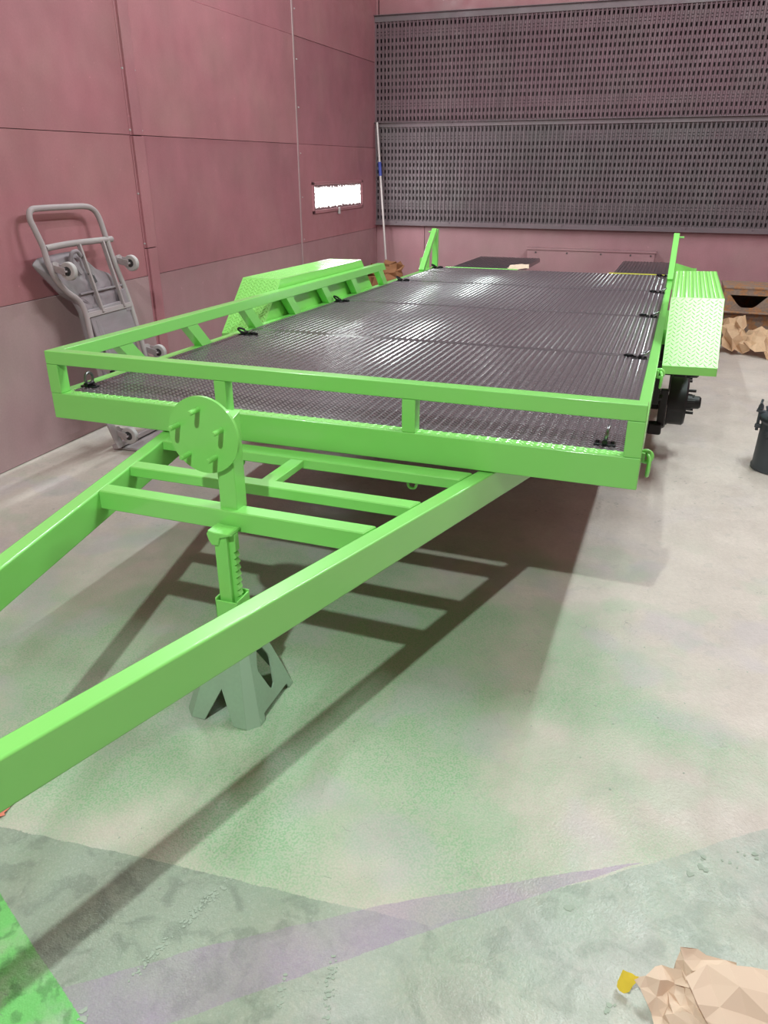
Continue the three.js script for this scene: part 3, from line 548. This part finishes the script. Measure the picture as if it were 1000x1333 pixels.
  mesh('buckle', [[-3.545, 0.95], [-3.56, 0.93]].map(([u, v]) => bar(LP(u, v + 0.02, 0.008), LP(u - 0.01, v - 0.02, 0.008), 0.028, 0.01, lean.n)), M.casterDark, b);
  mesh('pocket', bar(LP(-3.49, 0.72, 0.002), LP(-3.49, 0.5, 0.002), 0.04, 0.012, lean.n, 0.005), M.canvas, b);
  mesh('pocket', bar(LP(-3.775, 0.85, 0.0), LP(-3.775, 0.72, 0.0), 0.05, 0.02, lean.n, 0.006), M.canvas, b);
}

// ---------------------------------------------------------------- pole in the corner
{
  const t = thing('broom', 'thin pale broom pole with blue grip standing in the back left corner', 'broom');
  const a = V(-3.105, 1.9, -8.6), b = V(-2.925, 0.06, -8.47), at = (k) => a.clone().lerp(b, k);
  mesh('pole', cyl(at(1), at(0), 0.0125, 0.0125, 14), std({ color: 0xc9bdbd, roughness: 0.4, metalness: 0.3 }), t);
  mesh('grip', cyl(at(0.285), at(0.21), 0.018, 0.018, 14), std({ color: 0x3f4a9a, roughness: 0.6 }), t);
  mesh('head', [box(-3.03, -2.76, 0.03, 0.085, -8.5, -8.44, 0.01), box(-3.03, -2.76, 0.0, 0.035, -8.495, -8.445, 0.004)], M.casterDark, t);
}

// ---------------------------------------------------------------- crumpled masking paper
// a sheet through a small grid of points, creased by sharp folds
function crumple(rows, N, amp, sd) {
  const R = rows.length, C = rows[0].length, pos = [], idx = [], uv = [], nn = V(0, 0, 0);
  const A = rows[R - 1][0].clone().sub(rows[0][0]), B = rows[0][C - 1].clone().sub(rows[0][0]); nn.crossVectors(A, B).normalize();
  for (let i = 0; i <= N; i++) for (let j = 0; j <= N; j++) {
    const u = i / N * (R - 1), v = j / N * (C - 1), i0 = Math.min(R - 2, Math.floor(u)), j0 = Math.min(C - 2, Math.floor(v)), a = u - i0, b = v - j0;
    const p = rows[i0][j0].clone().multiplyScalar((1 - a) * (1 - b)).addScaledVector(rows[i0 + 1][j0], a * (1 - b)).addScaledVector(rows[i0][j0 + 1], (1 - a) * b).addScaledVector(rows[i0 + 1][j0 + 1], a * b);
    const hash = (k) => { const h = Math.sin(i * 127.1 + j * 311.7 + k * 74.7 + sd * 13.3) * 43758.5453; return h - Math.floor(h) - 0.5; };
    const f = 1.6 * Math.abs(noiseA(u * 0.8 + sd, v * 0.8)) + 1.1 * hash(1) - 0.5;
    p.addScaledVector(nn, amp * f); p.x += amp * 0.9 * hash(2); p.z += amp * 0.9 * hash(3);
    p.y = Math.max(p.y, 0.0015);
    pos.push(p.x, p.y, p.z); uv.push(u * 0.1, v * 0.1);
  }
  for (let i = 0; i < N; i++) for (let j = 0; j < N; j++) { const q = i * (N + 1) + j; (i + j) % 2 ? idx.push(q, q + 1, q + N + 2, q, q + N + 2, q + N + 1) : idx.push(q, q + 1, q + N + 1, q + 1, q + N + 2, q + N + 1); }
  const g = new THREE.BufferGeometry(); g.setAttribute('position', new THREE.Float32BufferAttribute(pos, 3)); g.setAttribute('uv', new THREE.Float32BufferAttribute(uv, 2)); g.setIndex(idx); g.computeVertexNormals();
  return g;
}
const pts = (rows) => rows.map((r) => r.map((p) => V(...p)));
{
  const t = thing('masking_paper', 'crumpled pale brown paper with a yellow-taped corner lying on the open floor', 'paper');
  mesh('sheet', [
    crumple(pts([[[0.143, 0.046, -1.05], [0.19, 0.062, -1.082], [0.222, 0.07, -1.088], [0.25, 0.08, -1.08]], [[0.178, 0.022, -1.024], [0.205, 0.04, -1.04], [0.232, 0.035, -1.05], [0.262, 0.06, -1.045]], [[0.193, 0.003, -1.005], [0.22, 0.028, -1.0], [0.255, 0.06, -1.005], [0.3, 0.04, -1.0]], [[0.2, 0.002, -0.96], [0.24, 0.02, -0.95], [0.3, 0.03, -0.95], [0.36, 0.02, -0.94]]]), 7, 0.012, 3),
    crumple(pts([[[0.235, 0.1, -1.046], [0.285, 0.11, -1.09], [0.328, 0.108, -1.1], [0.42, 0.1, -1.12]], [[0.243, 0.085, -1.025], [0.3, 0.095, -1.05], [0.36, 0.09, -1.06], [0.45, 0.08, -1.06]], [[0.262, 0.075, -1.008], [0.32, 0.06, -1.0], [0.39, 0.05, -1.0], [0.48, 0.04, -1.0]], [[0.3, 0.03, -0.985], [0.36, 0.02, -0.95], [0.42, 0.02, -0.94], [0.5, 0.002, -0.94]]]), 4, 0.008, 11),
    crumple(pts([[[0.215, 0.06, -1.092], [0.225, 0.05, -1.06], [0.27, 0.08, -1.05]], [[0.218, 0.1, -1.096], [0.25, 0.085, -1.08], [0.3, 0.1, -1.085]], [[0.232, 0.112, -1.104], [0.27, 0.1, -1.11], [0.33, 0.098, -1.112]]]), 4, 0.01, 23),
  ], M.kraftPale, t);
  mesh('tape', crumple(pts([[[0.118, 0.003, -1.056], [0.132, 0.004, -1.046], [0.142, 0.012, -1.045]], [[0.12, 0.03, -1.058], [0.133, 0.03, -1.05], [0.148, 0.03, -1.05]], [[0.124, 0.05, -1.06], [0.14, 0.052, -1.056], [0.16, 0.05, -1.056]]]), 4, 0.003, 5), std({ color: 0xffe04a, roughness: 0.7, side: THREE.DoubleSide }), t);
}
{
  const t = thing('masking_paper', 'crumpled brown paper heaped in front of the rusty steel box', 'paper');
  mesh('sheet', [
    crumple(pts([[[0.6, 0.06, -7.15], [0.68, 0.02, -7.05], [0.8, 0.06, -7.02]], [[0.58, 0.2, -7.2], [0.68, 0.18, -7.12], [0.79, 0.14, -7.1]], [[0.6, 0.24, -7.3], [0.7, 0.3, -7.26], [0.77, 0.29, -7.26]]]), 6, 0.05, 31),
    crumple(pts([[[0.78, 0.1, -7.06], [0.9, 0.04, -6.95], [1.04, 0.01, -6.85]], [[0.8, 0.16, -7.16], [0.92, 0.16, -7.1], [1.1, 0.14, -7.05]], [[0.8, 0.16, -7.32], [0.95, 0.2, -7.3], [1.12, 0.22, -7.28]]]), 6, 0.05, 47),
  ], M.kraft, t);
}
{
  const t = thing('masking_paper', 'bundle of dark brown crumpled paper in the back left corner beyond the side rail', 'paper');
  mesh('sheet', [
    crumple(pts([[[-3.1, 0.02, -8.1], [-2.95, 0.0, -8.0], [-2.75, 0.05, -8.0], [-2.62, 0.2, -8.1]], [[-3.1, 0.35, -8.15], [-2.95, 0.36, -8.05], [-2.8, 0.34, -8.08], [-2.66, 0.36, -8.15]], [[-3.08, 0.42, -8.3], [-2.95, 0.47, -8.25], [-2.8, 0.46, -8.25], [-2.68, 0.5, -8.26]]]), 8, 0.07, 61),
    crumple(pts([[[-3.12, 0.1, -8.3], [-2.9, 0.2, -8.1], [-2.7, 0.1, -8.05]], [[-3.1, 0.48, -8.35], [-2.95, 0.4, -8.2], [-2.72, 0.3, -8.15]], [[-3.0, 0.44, -8.4], [-2.85, 0.52, -8.3], [-2.7, 0.48, -8.3]]]), 7, 0.07, 83),
  ], std({ map: kraft, color: 0xa5866f, roughness: 0.8, side: THREE.DoubleSide, flatShading: true }), t);
}
{
  const t = thing('paper_scrap', 'small pale paper scrap at the far edge of the black deck', 'paper', [0, 0.018, 0]);
  mesh('sheet', crumple(pts([[[-1.3, 0.612, -7.06], [-1.2, 0.612, -7.04], [-1.1, 0.62, -7.06]], [[-1.29, 0.64, -7.1], [-1.2, 0.66, -7.1], [-1.11, 0.65, -7.1]], [[-1.28, 0.615, -7.16], [-1.2, 0.62, -7.17], [-1.12, 0.615, -7.16]]]), 5, 0.014, 7), M.kraftPale, t);
}

// ---------------------------------------------------------------- rusty steel box by the back wall
{
  const t = thing('steel_box', 'rusty open steel box with a tapered slot standing against the back wall', 'box', [0.57, 0, -7.42]);
  const w = 0.6;
  const front = poly([[0, 0.3], [w, 0.3], [w, 0.5], [0, 0.5]], [[[0.055, 0.445], [0.13, 0.36], [0.16, 0.34], [0.25, 0.34], [0.28, 0.36], [0.36, 0.445]]]);
  mesh('front_panel', [worldUV(plate(front, 0.006, V(0, 0, 0), V(1, 0, 0), V(0, 1, 0)), 'x', 'y'), worldUV(plate(poly([[0, 0], [w, 0], [w, 0.3], [0, 0.3]]), 0.006, V(0, 0, -0.05), V(1, 0, 0), V(0, 1, 0)), 'x', 'y')], M.rust, t);
  mesh('shelf_lip', worldUV(box(-0.005, w, 0.292, 0.306, -0.06, 0.03, 0.003), 'x', 'z'), M.rust, t);
  mesh('rim', worldUV(box(-0.01, w + 0.01, 0.498, 0.515, -0.4, 0.012, 0.003), 'x', 'z'), M.rust, t);
  mesh('side_panel', worldUV(box(0, 0.006, 0, 0.5, -0.4, 0, 0.001), 'z', 'y'), M.rust, t);
  mesh('side_panel', worldUV(box(w - 0.006, w, 0, 0.5, -0.4, 0, 0.001), 'z', 'y'), M.rust, t);
  mesh('rear_panel', worldUV(box(0, w, 0, 0.5, -0.4, -0.394, 0.001), 'x', 'y'), M.rust, t);
}

// ---------------------------------------------------------------- paint pot cut by the right edge of the photograph
{
  const t = thing('paint_pot', 'dark grey metal paint pot with clamped lid standing on the floor beside the trailer', 'pot', [0.73, 0, -4.24]);
  const L = (p, s = 48) => new THREE.LatheGeometry(p.map((q) => new THREE.Vector2(...q)), s);
  mesh('body', L([[0, 0], [0.108, 0], [0.116, 0.004], [0.117, 0.02], [0.111, 0.028], [0.106, 0.25], [0.112, 0.262], [0.118, 0.266], [0.118, 0.278], [0.1, 0.28]]), M.pot, t);
  mesh('lid', L([[0.119, 0.28], [0.12, 0.292], [0.1, 0.305], [0.04, 0.322], [0, 0.325]]), M.pot, t);
  for (let i = 0; i < 6; i++) {
    const a = (i * 60 + 10) * D, c = (r, y, da = 0) => V(r * Math.cos(a + da), y, r * Math.sin(a + da));
    const k = mesh('clamp', [cyl(c(0.122, 0.2), c(0.122, 0.345), 0.008, 0.008, 10), bar(c(0.105, 0.225), c(0.135, 0.225), 0.022, 0.02), bar(c(0.09, 0.3), c(0.14, 0.31), 0.024, 0.016)], M.pot, t);
    mesh('wing_nut', [bar(c(0.128, 0.335, -0.2), c(0.128, 0.36, -0.3), 0.012, 0.008), bar(c(0.128, 0.335, 0.2), c(0.128, 0.36, 0.3), 0.012, 0.008), cyl(c(0.122, 0.318), c(0.122, 0.338), 0.015, 0.012, 10)], M.pot, k);
  }
  mesh('handle', tube([V(-0.06, 0.31, 0), V(-0.05, 0.37, 0), V(0, 0.385, 0), V(0.05, 0.37, 0), V(0.06, 0.31, 0)], 0.008, 24, 8), M.pot, t);
}

// ---------------------------------------------------------------- salmon rag edge at the left, paint flakes
{
  const t = thing('rag', 'salmon orange cloth scrap on the floor under the near drawbar rail', 'rag');
  mesh('cloth', crumple(pts([[[-1.5, 0.004, -1.05], [-1.42, 0.012, -1.04], [-1.373, 0.004, -1.03]], [[-1.5, 0.015, -0.98], [-1.43, 0.02, -0.98], [-1.365, 0.006, -0.99]], [[-1.48, 0.003, -0.9], [-1.43, 0.01, -0.92], [-1.395, 0.004, -0.95]]]), 12, 0.008, 91), std({ color: 0xd9806a, roughness: 0.9, side: THREE.DoubleSide }), t);
  const geos = [], flake = (x, z, r) => {
    const n = 5 + Math.floor(rnd() * 4), p = []; for (let i = 0; i < n; i++) { const a = (i + rr(-0.3, 0.3)) / n * 6.283, q = r * rr(0.5, 1.1); p.push([q * Math.cos(a), q * Math.sin(a)]); }
    geos.push(prep(plate(poly(p), rr(0.0005, 0.0012), V(x, 0.0004, z), V(1, rr(-0.06, 0.06), 0), V(0, rr(-0.06, 0.06), -1)).applyMatrix4(new THREE.Matrix4())));
  };
  const run = (x0, z0, x1, z1, n, s, r) => { for (let i = 0; i < n; i++) { const k = rnd(); flake(x0 + (x1 - x0) * k + rr(-s, s), z0 + (z1 - z0) * k + rr(-s, s), r * rr(0.25, 1)); } };
  run(-0.733, -1.016, -0.775, -0.893, 70, 0.011, 0.0052); run(-0.775, -0.893, -0.807, -0.748, 55, 0.009, 0.0045); run(-0.439, -0.93, -0.4, -0.79, 50, 0.009, 0.0048); run(-0.52, -0.86, -0.5, -0.8, 12, 0.006, 0.005);
  run(0.25, -1.4, 0.42, -1.5, 12, 0.02, 0.011); run(0.0, -1.2, 0.02, -1.21, 3, 0.006, 0.01); run(0.1, -1.0, 0.14, -1.06, 8, 0.006, 0.007); run(-1.3, -1.0, 0.5, -2.4, 60, 0.35, 0.004); run(-0.86, -0.66, -0.82, -0.62, 20, 0.012, 0.008);
  const o = new THREE.Mesh(mergeGeometries(geos), std({ color: 0xa4b0a3, roughness: 0.9 }));
  o.name = 'paint_flakes'; o.userData = { kind: 'stuff', label: 'curled grey-green paint flakes and grit scattered on the floor', category: 'debris' };
  o.castShadow = o.receiveShadow = true; scene.add(o);
}

renderer.render(scene, camera);
